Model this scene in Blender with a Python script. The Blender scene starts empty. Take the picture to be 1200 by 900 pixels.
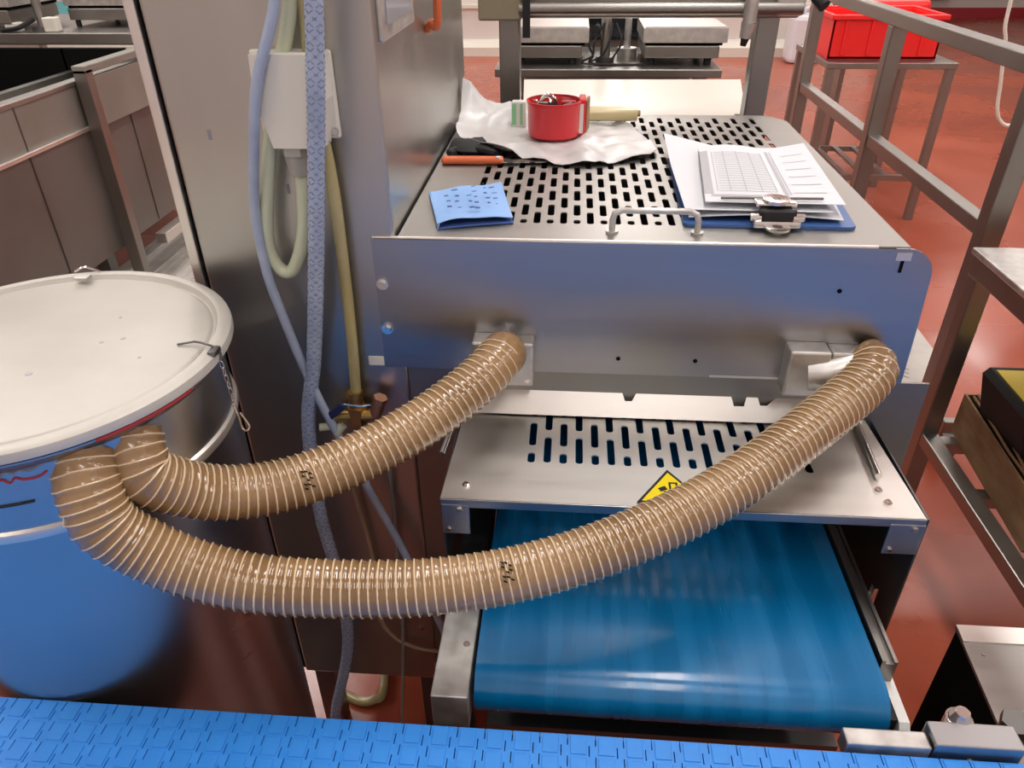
import bpy, bmesh, math, random
from math import sin, cos, pi, radians
from mathutils import Vector, Matrix, noise
random.seed(7)
SC = bpy.context.scene
COL = SC.collection

# ------------------------------------------------------------------ camera
cam_d = bpy.data.cameras.new('camera'); cam = bpy.data.objects.new('camera', cam_d); COL.objects.link(cam)
pitch, yaw, roll, focal = .5683, .08195, -.01101, 867.2
f_ = Vector((-sin(yaw)*cos(pitch), cos(yaw)*cos(pitch), -sin(pitch)))
r_ = Vector((cos(yaw), sin(yaw), 0)); u_ = r_.cross(f_)
R_ = r_*cos(roll)+u_*sin(roll); U_ = -r_*sin(roll)+u_*cos(roll)
M_ = Matrix((R_, U_, -f_)).transposed().to_4x4(); M_.translation = Vector((0, 0, 1.5))
cam.matrix_world = M_
cam_d.sensor_fit = 'HORIZONTAL'; cam_d.sensor_width = 36; cam_d.lens = 36*focal/1200
cam_d.clip_start = .02; cam_d.clip_end = 100
SC.camera = cam

# ------------------------------------------------------------------ world, lights, exposure
SC.view_settings.view_transform = 'Standard'; SC.view_settings.look = 'None'
SC.view_settings.gamma = 1; SC.view_settings.use_curve_mapping = False
SC.view_settings.exposure = -0.78
w = bpy.data.worlds.new('world'); SC.world = w; w.use_nodes = True
w.node_tree.nodes['Background'].inputs[0].default_value = (.75, .85, 1, 1)
w.node_tree.nodes['Background'].inputs[1].default_value = .25
LAMP_POWER = 40
LAMPS = [(x, y) for x in (-4.3, -1.9, .5, 2.9, 5.3) for y in (-1.0, 1.3, 3.7, 6.4, 9.2)]
for i, (x, y) in enumerate(LAMPS):
    l = bpy.data.lights.new('ceiling_lamp_light', 'AREA'); l.shape = 'RECTANGLE'; l.size = .3; l.size_y = 1.5
    l.energy = LAMP_POWER*(.6 if y < 0 else 1); l.color = (1, .97, .93)  # dimmer row behind the camera is unseen, added to brighten the near wall
    lo = bpy.data.objects.new('ceiling_lamp_light', l); COL.objects.link(lo); lo.location = (x, y, 3.52)

# ------------------------------------------------------------------ materials
def mat(name, col, rough=.5, metal=0., spec=None, coat=0., alpha=None, trans=0., ior=None):
    m = bpy.data.materials.new(name); m.use_nodes = True
    b = m.node_tree.nodes['Principled BSDF']
    b.inputs['Base Color'].default_value = (*col, 1); b.inputs['Roughness'].default_value = rough
    b.inputs['Metallic'].default_value = metal
    if coat: b.inputs['Coat Weight'].default_value = coat; b.inputs['Coat Roughness'].default_value = .08
    if trans: b.inputs['Transmission Weight'].default_value = trans
    if ior: b.inputs['IOR'].default_value = ior
    if alpha is not None: b.inputs['Alpha'].default_value = alpha
    return m
def noisy(m, c1, c2, scale=(4, 4, 4), detail=5, rough=None, bump=0., bscale=None, lo=.35, hi=.65, dist=0.):
    nt = m.node_tree; N = nt.nodes; L = nt.links; b = N['Principled BSDF']
    tc = N.new('ShaderNodeTexCoord'); mp = N.new('ShaderNodeMapping'); mp.inputs['Scale'].default_value = scale
    L.new(tc.outputs['Object'], mp.inputs[0])
    n = N.new('ShaderNodeTexNoise'); n.inputs['Scale'].default_value = 1; n.inputs['Detail'].default_value = detail
    n.inputs['Distortion'].default_value = dist
    L.new(mp.outputs[0], n.inputs['Vector'])
    r = N.new('ShaderNodeMapRange'); r.inputs[1].default_value = lo; r.inputs[2].default_value = hi; L.new(n.outputs[0], r.inputs[0])
    mx = N.new('ShaderNodeMix'); mx.data_type = 'RGBA'; mx.inputs[6].default_value = (*c1, 1); mx.inputs[7].default_value = (*c2, 1)
    L.new(r.outputs[0], mx.inputs[0]); L.new(mx.outputs[2], b.inputs['Base Color'])
    if rough:
        rr = N.new('ShaderNodeMapRange'); rr.inputs[1].default_value = lo; rr.inputs[2].default_value = hi
        rr.inputs[3].default_value = rough[0]; rr.inputs[4].default_value = rough[1]
        L.new(n.outputs[0], rr.inputs[0]); L.new(rr.outputs[0], b.inputs['Roughness'])
    if bump:
        mp2 = N.new('ShaderNodeMapping'); mp2.inputs['Scale'].default_value = bscale or scale; L.new(tc.outputs['Object'], mp2.inputs[0])
        n2 = N.new('ShaderNodeTexNoise'); n2.inputs['Scale'].default_value = 1; n2.inputs['Detail'].default_value = 3
        L.new(mp2.outputs[0], n2.inputs['Vector'])
        bp = N.new('ShaderNodeBump'); bp.inputs['Strength'].default_value = bump; bp.inputs['Distance'].default_value = .002
        L.new(n2.outputs[0], bp.inputs['Height']); L.new(bp.outputs[0], b.inputs['Normal'])
    return m
def steel(name, c, rough=(.22, .38), streak=(3, 3, 60), bump=.04):
    return noisy(mat(name, c, .3, 1.), tuple(v*.93 for v in c), tuple(min(1, v*1.04) for v in c), streak, 3, rough, bump, tuple(s*6 for s in streak), .2, .8)
M = {}
M['steel_wall'] = steel('brushed steel sheet', (.48, .475, .45), (.3, .4), (20, 20, 1.2), 0)
M['steel_front'] = steel('brushed steel front', (.39, .39, .395), (.3, .4), (2, 2, 30), 0)
M['steel_top'] = steel('satin steel top', (.38, .372, .35), (.36, .48), (3, 40, 3))
M['steel_cover'] = steel('bright satin steel', (.78, .76, .72), (.34, .46), (3, 30, 3))
M['steel_frame'] = steel('steel box section', (.30, .29, .27), (.32, .46), (8, 8, 8))
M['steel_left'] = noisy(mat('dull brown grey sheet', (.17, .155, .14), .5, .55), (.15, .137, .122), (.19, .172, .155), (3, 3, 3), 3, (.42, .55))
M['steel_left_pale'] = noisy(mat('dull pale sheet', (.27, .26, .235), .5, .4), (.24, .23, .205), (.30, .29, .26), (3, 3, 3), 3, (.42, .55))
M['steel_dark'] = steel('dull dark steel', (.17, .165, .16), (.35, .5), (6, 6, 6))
M['cast'] = noisy(mat('bead blasted aluminium', (.6, .59, .56), .45, .9), (.5, .49, .47), (.64, .63, .6), (40, 40, 40), 4, (.35, .5))
M['clamp'] = mat('beige grey metal', (.30, .27, .19), .5, .4)
M['lid'] = noisy(mat('pale matt steel lid', (.6, .58, .53), .5, .35), (.46, .445, .40), (.565, .55, .505), (5, 7, 5), 7, (.38, .58), .05, (60, 60, 60))
M['drum'] = steel('polished drum steel', (.46, .46, .47), (.26, .36), (2, 2, 10), .01)
M['hoop'] = mat('pale hoop metal', (.72, .68, .63), .35, .8)
M['black'] = mat('black rubber', (.008, .008, .009), .7)
M['void'] = mat('flat black gap fill', (.004, .004, .004), .9)  # plain black, also stands in for shade in gaps and hollows
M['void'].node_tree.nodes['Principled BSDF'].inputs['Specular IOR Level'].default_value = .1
M['blue_belt'] = noisy(mat('glossy blue belt', (.0, .12, .33), .2, coat=.3), (.0, .12, .31), (.003, .17, .41), (30, 2, 2), 5, (.2, .36))
M['modular'] = noisy(mat('blue modular belt plastic', (.03, .26, .8), .42), (.015, .20, .66), (.03, .26, .78), (12, 12, 12), 4, (.35, .5), .1, (300, 300, 300))
M['floor'] = noisy(mat('red wet resin floor', (.36, .07, .04), .2), (.28, .054, .026), (.41, .095, .05), (.9, .9, .9), 8, (.14, .4), .12, (40, 40, 40), .3, .7, .6)
M['wall'] = noisy(mat('white hygienic wall panel', (.72, .70, .66), .4), (.68, .66, .62), (.75, .73, .69), (1, 1, 1), 4)
M['ceiling'] = mat('white ceiling', (.75, .75, .74), .6)
M['lampglass'] = mat('lamp diffuser', (.9, .9, .9), .5)
_b = M['lampglass'].node_tree.nodes['Principled BSDF']; _b.inputs['Emission Color'].default_value = (1, .97, .93, 1); _b.inputs['Emission Strength'].default_value = 9
M['hose'] = noisy(mat('amber suction hose', (.35, .2, .09), .22, coat=.6), (.20, .115, .048), (.32, .195, .09), (9, 9, 9), 5, (.18, .3))
M['rib'] = mat('cream hose spiral', (.72, .56, .36), .3, coat=.3)
M['white_plastic'] = mat('white plastic', (.72, .73, .70), .4)
M['cream_plastic'] = mat('off white plastic', (.70, .68, .60), .45)
M['grey_plastic'] = mat('grey plastic', (.34, .33, .29), .5)
M['hose_blue'] = noisy(mat('pale blue air hose', (.33, .39, .52), .35), (.29, .35, .47), (.38, .44, .57), (20, 20, 20))
M['hose_clear'] = mat('cloudy green hose', (.52, .56, .40), .3, coat=.3)
M['hose_yellow'] = noisy(mat('yellowed clear hose', (.38, .33, .15), .3, coat=.3), (.33, .28, .12), (.43, .38, .19), (20, 20, 8))
M['hose_grey'] = mat('grey tube', (.22, .21, .2), .45)
M['hose_tan'] = mat('tan tube', (.30, .22, .14), .45)
M['brass'] = mat('brass', (.55, .38, .14), .35, 1)
M['copper'] = mat('pink copper fitting', (.55, .30, .2), .4, .9)
M['navy'] = mat('navy lever', (.02, .03, .1), .4)
M['paper'] = mat('white paper', (.66, .68, .72), .7)
M['ink'] = mat('grey print', (.25, .25, .28), .8)
M['ink_light'] = mat('pale grey print', (.44, .44, .47), .8)
M['leaf'] = mat('light blue cloth paper', (.26, .46, .82), .7)
M['leaf_dark'] = mat('dark blue fold', (.04, .09, .28), .7)
M['board'] = mat('blue clipboard', (.05, .12, .33), .35)
M['chrome'] = mat('bright nickel', (.75, .74, .72), .18, 1)
M['bag'] = noisy(mat('white plastic film', (.6, .6, .6), .35, trans=0.), (.52, .52, .52), (.64, .64, .64), (12, 12, 12), 5)
M['red_tub'] = mat('red plastic', (.62, .012, .02), .3, coat=.3)
M['red_crate'] = mat('bright red crate plastic', (.85, .015, .015), .4)
M['tape'] = mat('yellowish film', (.58, .5, .26), .3, coat=.4)
M['orange'] = mat('orange plastic', (.62, .13, .04), .4)
M['green'] = mat('pale green print', (.25, .6, .3), .6)
M['yellow'] = mat('yellow label', (.85, .68, .0), .45)
M['card'] = noisy(mat('brown cardboard', (.30, .19, .09), .8), (.24, .145, .07), (.36, .235, .12), (10, 10, 30), 4)
M['white_board'] = noisy(mat('white polyethylene', (.70, .68, .62), .3), (.66, .64, .57), (.74, .72, .65), (2, 2, 2), 4)
M['teal'] = mat('teal plastic', (.02, .22, .24), .45)
M['canister'] = mat('cloudy white canister', (.72, .75, .80), .35)
M['dark_glass'] = mat('dark display glass', (.012, .016, .02), .12, coat=.5)
M['screen'] = mat('grey membrane panel', (.30, .31, .34), .3, coat=.4)
M['red_mark'] = mat('red marker', (.4, .03, .04), .6)
M['grating'] = noisy(mat('pale grating', (.52, .50, .47), .5, .3), (.45, .43, .40), (.58, .56, .52), (6, 6, 6), 4)

# ------------------------------------------------------------------ mesh helpers
ORG = {}
def catmull(P, n=12, closed=False):
    P = [Vector(p) for p in P]; out = []
    for i in range(len(P)-1):
        p1, p2 = P[i], P[i+1]
        p0 = P[i-1] if i else p1*2-p2
        p3 = P[i+2] if i+2 < len(P) else p2*2-p1
        for k in range(n):
            t = k/n
            out.append(.5*((2*p1)+(p2-p0)*t+(2*p0-5*p1+4*p2-p3)*t*t+(3*p1-p0-3*p2+p3)*t**3))
    out.append(P[-1]); return out
def resample(P, step):
    d = [0]
    for a, b in zip(P, P[1:]): d.append(d[-1]+(b-a).length)
    n = max(2, int(d[-1]/step)); out = []; j = 0
    for i in range(n+1):
        s = d[-1]*i/n
        while j < len(d)-2 and d[j+1] < s: j += 1
        t = (s-d[j])/max(1e-9, d[j+1]-d[j]); out.append(P[j].lerp(P[j+1], min(1, t)))
    return out
def frames(P):
    T = [(P[min(i+1, len(P)-1)]-P[max(i-1, 0)]).normalized() for i in range(len(P))]
    a = Vector((0, 0, 1)) if abs(T[0].z) < .9 else Vector((1, 0, 0))
    n = (a-T[0]*a.dot(T[0])).normalized(); F = []
    for t in T:
        n = (n-t*n.dot(t)).normalized(); F.append((t, n, t.cross(n)))
    return F
class B:
    def __init__(s): s.bm = bmesh.new(); s.sm = []
    def box(s, x0, x1, y0, y1, z0, z1, b=0., rot=None, c=None):
        r = bmesh.ops.create_cube(s.bm, size=1)
        vs = r['verts']
        bmesh.ops.scale(s.bm, vec=(abs(x1-x0), abs(y1-y0), abs(z1-z0)), verts=vs)
        bmesh.ops.translate(s.bm, vec=((x0+x1)/2, (y0+y1)/2, (z0+z1)/2), verts=vs)
        if b:
            es = list({e for v in vs for e in v.link_edges})
            q = bmesh.ops.bevel(s.bm, geom=es, offset=b, segments=2, affect='EDGES', profile=.5)
            vs = list({v for v in q['verts']} | {v for v in vs if v.is_valid})
        if rot: bmesh.ops.rotate(s.bm, cent=c or ((x0+x1)/2, (y0+y1)/2, (z0+z1)/2), matrix=rot, verts=[v for v in vs if v.is_valid])
        return s
    def ring(s, P, F, rads, seg, cap=True, ph=0):
        rows = []
        for p, (t, n, b), r in zip(P, F, rads):
            rows.append([s.bm.verts.new(p+(n*cos(2*pi*k/seg+ph)+b*sin(2*pi*k/seg+ph))*r) for k in range(seg)])
        for a, b in zip(rows, rows[1:]):
            for k in range(seg):
                fc = s.bm.faces.new((a[k], a[(k+1) % seg], b[(k+1) % seg], b[k])); fc.smooth = seg > 6
        if cap:
            s.bm.faces.new(rows[0][::-1]); s.bm.faces.new(rows[-1])
        return s
    def cyl(s, p0, p1, r, r1=None, seg=20):
        P = [Vector(p0), Vector(p1)]; return s.ring(P, frames(P), [r, r if r1 is None else r1], seg)
    def tube(s, P, r, seg=10, step=None, n=10, smooth=True):
        Q = catmull(P, n) if smooth else [Vector(p) for p in P]
        if step: Q = resample(Q, step)
        return s.ring(Q, frames(Q), [r]*len(Q), seg)
    def lathe(s, prof, c, seg=64, axis='z'):
        rows = []
        for r, z in prof:
            if r < 1e-6: rows.append([s.bm.verts.new((c[0], c[1], c[2]+z))])
            else: rows.append([s.bm.verts.new((c[0]+r*cos(2*pi*k/seg), c[1]+r*sin(2*pi*k/seg), c[2]+z)) for k in range(seg)])
        for a, b in zip(rows, rows[1:]):
            for k in range(seg):
                k2 = (k+1) % seg
                if len(a) == 1 and len(b) == 1: continue
                if len(a) == 1: fc = s.bm.faces.new((a[0], b[k], b[k2]))
                elif len(b) == 1: fc = s.bm.faces.new((a[k], b[0], a[k2]))
                else: fc = s.bm.faces.new((a[k], b[k], b[k2], a[k2]))
                fc.smooth = True
        return s
    def prism(s, pts, axis, a, b):
        def P(u, v, w): return {'x': (w, u, v), 'y': (u, w, v), 'z': (u, v, w)}[axis]
        A = [s.bm.verts.new(P(u, v, a)) for u, v in pts]; C = [s.bm.verts.new(P(u, v, b)) for u, v in pts]
        s.bm.faces.new(A); s.bm.faces.new(C[::-1])
        for i in range(len(pts)):
            j = (i+1) % len(pts); s.bm.faces.new((A[j], A[i], C[i], C[j]))
        return s
    def grid(s, fn, nu, nv, th=0):
        V = [[s.bm.verts.new(fn(i/nu, j/nv)) for j in range(nv+1)] for i in range(nu+1)]
        for i in range(nu):
            for j in range(nv):
                fc = s.bm.faces.new((V[i][j], V[i+1][j], V[i+1][j+1], V[i][j+1])); fc.smooth = True
        if th:
            s.bm.normal_update()
            bmesh.ops.solidify(s.bm, geom=s.bm.faces[:], thickness=th)
        return s
    def out(s, name, m, parent=None):
        bmesh.ops.recalc_face_normals(s.bm, faces=s.bm.faces[:])
        o = ORG.get(parent.name, Vector((0, 0, 0))) if parent else Vector((0, 0, 0))
        me = bpy.data.meshes.new(name)
        if parent is None:   # origin at the thing's base
            xs = [v.co for v in s.bm.verts]
            o = Vector(((min(v.x for v in xs)+max(v.x for v in xs))/2, (min(v.y for v in xs)+max(v.y for v in xs))/2, min(v.z for v in xs)))
        bmesh.ops.translate(s.bm, vec=-o, verts=s.bm.verts)
        s.bm.to_mesh(me); s.bm.free()
        me.materials.append(M[m] if isinstance(m, str) else m)
        if any(p.use_smooth for p in me.polygons): me.set_sharp_from_angle(angle=radians(38))
        ob = bpy.data.objects.new(name, me); COL.objects.link(ob)
        if parent: ob.parent = parent
        else: ob.location = o
        ORG[ob.name] = o.copy()
        return ob
def auto_smooth(ob):
    for p in ob.data.polygons: p.use_smooth = True
    ob.data.set_sharp_from_angle(angle=radians(35))
def tag(o, label=None, cat=None, group=None, kind=None):
    if label: o['label'] = label
    if cat: o['category'] = cat
    if group: o['group'] = group
    if kind: o['kind'] = kind
    return o
def thing(name, loc, label, cat, group=None):
    o = bpy.data.objects.new(name, None); COL.objects.link(o); o.location = loc; o.empty_display_size = .1
    ORG[o.name] = Vector(loc); return tag(o, label, cat, group)
def struct(name, b, m): return tag(b.out(name, m), kind='structure')
def holed_plate(name, outer, holes, z, th, m, parent):
    """flat horizontal sheet with real punched holes"""
    cu = bpy.data.curves.new('sheet', 'CURVE'); cu.dimensions = '2D'; cu.fill_mode = 'BOTH'; cu.extrude = th/2
    for poly in [outer]+holes:
        sp = cu.splines.new('POLY'); sp.points.add(len(poly)-1); sp.use_cyclic_u = True
        for p, (x, y) in zip(sp.points, poly): p.co = (x, y, 0, 1)
    tmp = bpy.data.objects.new('sheet', cu); COL.objects.link(tmp)
    me = bpy.data.meshes.new_from_object(tmp.evaluated_get(bpy.context.evaluated_depsgraph_get()))
    bpy.data.objects.remove(tmp); bpy.data.curves.remove(cu)
    b = B(); b.bm.from_mesh(me); bpy.data.meshes.remove(me)
    bmesh.ops.remove_doubles(b.bm, verts=b.bm.verts[:], dist=1e-6)
    bmesh.ops.translate(b.bm, vec=(0, 0, z-th/2), verts=b.bm.verts)
    return b.out(name, m, parent)
def slot(x, y0, y1, w):
    r = min(w/2, (y1-y0)/2)*.8
    q = []
    for cx, cy, a0 in ((x+w/2-r, y1-r, 0), (x-w/2+r, y1-r, 90), (x-w/2+r, y0+r, 180), (x+w/2-r, y0+r, 270)):
        for k in range(3):
            a = radians(a0+45*k); q.append((cx+r*cos(a), cy+r*sin(a)))
    return q
def screw(p, d, r, parent, name='bolt', m='chrome'):
    p = Vector(p); d = Vector(d).normalized()
    b = B(); b.cyl(p, p+d*r*.35, r*1.25, seg=14); b.cyl(p+d*r*.35, p+d*r*1.0, r*.85, seg=6)
    return b.out(name, m, parent)

# ------------------------------------------------------------------ the room
struct('floor', B().box(-7, 8.5, -2.3, 14, -.1, 0), 'floor')
struct('ceiling', B().box(-7, 8.5, -2.3, 14, 3.6, 3.7), 'ceiling')
struct('wall_back', B().box(-7, 3.6, 9.9, 10.0, 0, 3.6), 'wall')
struct('wall_return', B().box(3.5, 3.6, 10.0, 13.7, 0, 3.6), 'wall')
struct('wall_far', B().box(3.5, 8.5, 13.7, 13.8, 0, 3.6), 'wall')
struct('wall_left', B().box(-7.1, -7, -2.3, 10, 0, 3.6), 'wall')
struct('wall_right', B().box(8.5, 8.6, -2.3, 13.8, 0, 3.6), 'wall')
struct('wall_front', B().box(-7, 8.5, -2.4, -2.3, 0, 3.6), 'wall')  # unseen wall, set close and white to brighten reflections in the steel
struct('trim_1', B().prism([(9.9, 0), (9.78, 0), (9.78, .10), (9.84, .16), (9.9, .18)], 'x', -7, 3.5), 'cream_plastic')
struct('trim_shade_band', B().box(3.6, 8.5, 13.6, 13.7, 0, .14), 'red_mark')  # low dark red strip standing in for a shadow and reflection band
struct('trim_3', B().box(-7, 3.5, 9.86, 9.9, .52, .56), 'cream_plastic')
lamp_root = None
for i, (x, y) in enumerate(LAMPS):
    if lamp_root is None:
        lr = thing('ceiling_light', (x, y, 3.6), 'long white ceiling light panel above the hall', 'light', 'ceiling lights over the hall')
        lh = B().box(x-.18, x+.18, y-.78, y+.78, 3.55, 3.6, .01).out('housing', 'white_plastic', lr)
        ld = B().box(x-.15, x+.15, y-.75, y+.75, 3.535, 3.55).out('diffuser', 'lampglass', lr)
        lamp_root = (lr, lh, ld)
    else:
        lr = lamp_root[0].copy(); COL.objects.link(lr); lr.location = (x, y, 3.6)
        for c in lamp_root[1:]:
            d = c.copy(); COL.objects.link(d); d.parent = lr
# pale floor gratings
def grating(name, x0, x1, y0, y1, label):
    g = thing(name, (x0, y0, 0), label, 'floor plate')
    B().box(x0, x1, y0, y1, .001, .006).out('base', 'grating', g)
    b = B(); n = int((x1-x0)/.045)
    for i in range(n):
        x = x0+.02+i*.045; b.box(x, x+.012, y0+.01, y1-.01, .006, .011)
    tag(b.out('raised_ribs', 'grating', g), kind='stuff')
    return g
grating('floor_grating', -2.25, -1.35, 2.3, 5.2, 'pale ribbed steel walkway plate between left machine and cabinet')
g = thing('floor_mat', (.9, 2.43, 0), 'pale grey plate lying on the red floor right of the machine', 'floor plate')
B().prism([(.7, 2.43), (1.30, 2.43), (1.355, 2.40), (1.47, 2.64), (1.48, 2.95), (.7, 2.95)], 'z', .001, .008).out('sheet', 'grating', g)
b = B()
for k in range(3): b.box(1.27+.01*k, 1.30+.01*k, 2.47+.03*k, 2.474+.03*k, .008, .009, rot=Matrix.Rotation(-.7, 3, 'Z'))
b.out('scuff_mark', 'ink', g)

# ------------------------------------------------------------------ tall control cabinet
cab = thing('control_cabinet', (-.36, 1.24, 0), 'tall brushed steel control cabinet with hoses hanging down its front', 'cabinet')
b = B(); b.box(-.484, -.222, .885, 1.605, .25, 2.3, .004); b.out('housing', 'steel_wall', cab)
b = B(); b.box(-.4895, -.4835, .893, 1.6, .25, 2.3); b.out('door_gap_shade', 'void', cab)  # black strip standing in for the shade in the open door gap
b = B(); b.box(-.503, -.4895, .885, 1.605, .25, 2.3, .002); b.out('door_edge', 'steel_cover', cab)
for x in (-.47, -.25):
    for y in (.95, 1.55): B().box(x-.02, x+.02, y-.02, y+.02, 0, .25, .002).out('leg', 'steel_dark', cab)
pn = B().box(-.2235, -.216, .905, 1.095, 1.375, 1.75, .003).out('control_panel', 'cast', cab)
B().box(-.217, -.2145, .925, 1.075, 1.392, 1.73).out('display', 'screen', pn)
hd = B().tube([(-.22, 1.17, 1.62), (-.20, 1.17, 1.60), (-.20, 1.185, 1.38), (-.212, 1.195, 1.362), (-.22, 1.205, 1.352)], .006, 8).out('door_handle', 'orange', cab)
tag(hd, 'orange handle')
for y, z in ((1.215, 1.55), (1.225, 1.40)): screw((-.222, y, z), (1, 0, 0), .006, cab)
jb = B().box(-.366, -.272, .877, .885, 1.275, 1.372, .003).out('junction_box', 'cream_plastic', cab)
B().prism([(-.352, 1.372), (-.276, 1.372), (-.274, 1.325), (-.284, 1.272), (-.342, 1.272), (-.354, 1.325)], 'y', .842, .877).out('box_cover', 'cream_plastic', jb)
b = B(); b.cyl((-.3215, .86, 1.274), (-.3215, .86, 1.262), .019, seg=6); b.cyl((-.3215, .86, 1.262), (-.3215, .86, 1.238), .0155, .012); b.out('cable_gland', 'grey_plastic', jb)
for x, z in ((-.358, 1.362), (-.278, 1.284)): screw((x, .877, z), (0, -1, 0), .004, jb, 'screw')
for x, z in ((-.438, 1.27), (-.352, 1.205)): B().box(x, x+.004, .8845, .885, z, z+.012).out('stain', 'ink', cab)

# ------------------------------------------------------------------ the conveyor machine
mc = thing('conveyor_machine', (.1, 1.2, 0), 'stainless steel machine with perforated guards and a smooth blue belt', 'machine')
holes = []
for i in range(28):
    x = -.132+i*.0179
    y = .945+(0 if i % 2 else .031)
    if i % 2 == 0: holes.append(slot(x, .945, .960, .0092))
    while y+.044 < 1.556:
        holes.append(slot(x, y, y+.044, .0092)); y += .062
tp = holed_plate('top_plate', [(-.218, .886), (.418, .886), (.418, 1.53), (.39, 1.575), (-.218, 1.575)], holes, 1.15, .002, 'steel_top', mc)
b = B(); b.tube([(.056, .915, 1.15), (.056, .915, 1.168), (.0585, .915, 1.176), (.067, .915, 1.18), (.152, .915, 1.18), (.161, .915, 1.176), (.164, .915, 1.168), (.164, .915, 1.15)], .0042, 10, smooth=False)
b.cyl((.056, .915, 1.15), (.056, .915, 1.1535), .008); b.cyl((.164, .915, 1.15), (.164, .915, 1.1535), .008)
b.out('lift_handle', 'cast', tp)
# front panel with rounded top right corner and a notch
pts = [(-.252, .957), (.456, .957), (.454, 1.04)]
for k in range(7):
    a = radians(0+90*k/6); pts.append((.414+.037*cos(a), 1.112+.037*sin(a)))
pts += [(.40, 1.149), (.40, 1.1475), (.378, 1.1475), (.378, 1.151), (-.252, 1.151)]
fp = B().prism(pts, 'y', .882, .886).out('front_panel', 'steel_front', mc)
B().tube([(-.25, .8825, 1.1505), (.378, .8825, 1.1505)], .0022, 8, smooth=False).out('folded_edge', 'steel_cover', fp)
for x, z in ((.074, .982), (.178, .982), (.345, 1.091)): B().cyl((x, .8822, z), (x, .8812, z), .003).out('hole', 'void', fp)
B().box(.409, .413, .8812, .8822, 1.118, 1.136).out('slit', 'void', fp)
B().box(.402, .42, .8808, .882, 1.134, 1.144).out('scratched_patch', 'hoop', fp)
for x, z in ((-.243, 1.086), (-.243, 1.019)): screw((x, .882, z), (0, -1, 0), .0065, fp)
# body behind
b = B(); b.box(-.2215, -.135, .888, .892, .24, .957); b.box(-.135, .425, .888, .892, .896, .955); b.box(.425, .497, .888, .892, .775, .953); b.out('front_frame', 'steel_frame', mc)
b = B(); b.box(-.218, -.214, .89, 1.57, .3, 1.148); b.box(.414, .418, .892, 1.53, .3, 1.148); b.box(-.214, .39, 1.565, 1.57, .3, 1.148); b.out('side_walls', 'steel_dark', mc)
B().box(-.214, .414, .93, 1.5, .895, .93).out('light_blocker', 'void', mc)  # black slab added to block light that falls through the slots
B().box(-.034, .298, .8865, .888, .9555, .9575).out('gap_line', 'void', mc)
B().box(.20, .35, .8812, .882, .957, .960).out('lower_lip', 'hoop', mc)
for x, z in ((-.242, .40), (-.222, .286), (-.16, .66)): screw((x, .888, z), (0, -1, 0), .007, mc)
B().box(-.276, -.254, .884, .888, .958, .972).out('tag_plate', 'white_plastic', mc)
b = B()
for x in (-.195, .39):
    for y in (.95, 1.5): b = B(); b.box(x-.02, x+.02, y-.02, y+.02, .02, .3, .002); b.cyl((x, y, 0), (x, y, .03), .03); b.out('leg', 'steel_dark', mc)
# lower perforated cover
ch = []
for i in range(18):
    x = -.039+i*.0211
    if i % 2 == 0: ch += [slot(x, .763, .784, .0098), slot(x, .8, .853, .0098), slot(x, .869, .883, .0098)]
    else: ch += [slot(x, .764, .820, .0098), slot(x, .836, .883, .0098)]
cv = holed_plate('perforated_cover', [(-.147, .685), (.434, .685), (.426, .888), (-.140, .888)], ch, .89, .002, 'steel_cover', mc)
B().box(-.147, .434, .684, .687, .877, .89, .001).out('front_lip', 'steel_front', cv)
for x0, x1 in ((-.146, -.111), (.394, .435)):
    k = B().box(x0, x1, .683, .6855, .834, .882, .001).out('corner_bracket', 'steel_front', cv)
    screw((x0+.008, .683, .842), (0, -1, 0), .0028, k, 'screw'); screw((x1-.012, .683, .876), (0, -1, 0), .0035, k, 'screw')
for x, y in ((-.118, .712), (.398, .712), (.394, .735)): screw((x, y, .89), (0, 0, 1), .004, cv, 'stud')
b = B(); b.cyl((.4, .756, .896), (.409, .88, .896), .0045); b.out('hinge_rod', 'chrome', cv)
b = B(); b.cyl((-.158, .768, .893), (-.152, .85, .893), .0045); b.out('hinge_rod', 'chrome', cv)
# notched hinge strip standing behind the cover
def strip(x): return x
fs = [(-.128, .893), (.352, .893), (.350, .915), (.345, .930), (.300, .930), (.286, .917), (.276, .917), (.272, .931), (.258, .931), (.254, .915), (.240, .915), (.236, .929), (.104, .929), (.098, .917), (.088, .917), (.084, .929), (-.092, .929)]
st = B().prism(fs, 'y', .866, .869)
bmesh.ops.rotate(st.bm, cent=(0, .868, .893), matrix=Matrix.Rotation(radians(-38), 3, 'X'), verts=st.bm.verts)
st.out('hinge_strip', 'steel_cover', mc)
# side plates under the cover
for x0, x1 in ((-.147, -.1445), (.436, .4385)): B().box(x0, x1, .687, 1.5, .56, .888).out('side_plate', 'steel_dark', mc)
# warning sticker
wn = B().prism([(.094, .692), (.137, .757), (.183, .692)], 'z', .8912, .8917).out('warning_sticker', 'black', cv)
B().prism([(.1005, .6955), (.137, .7505), (.1765, .6955)], 'z', .8917, .892).out('sticker_face', 'yellow', wn)
b = B(); b.box(.123, .133, .715, .722, .892, .8923, rot=Matrix.Rotation(.5, 3, 'Z')); b.box(.136, .147, .716, .7185, .892, .8923); b.box(.136, .147, .729, .7315, .892, .8923); b.box(.136, .1385, .716, .7315, .892, .8923); b.box(.1445, .147, .716, .7315, .892, .8923); b.box(.128, .136, .708, .713, .892, .8923, rot=Matrix.Rotation(-.6, 3, 'Z'))
b.out('sticker_symbol', 'black', wn)
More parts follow.
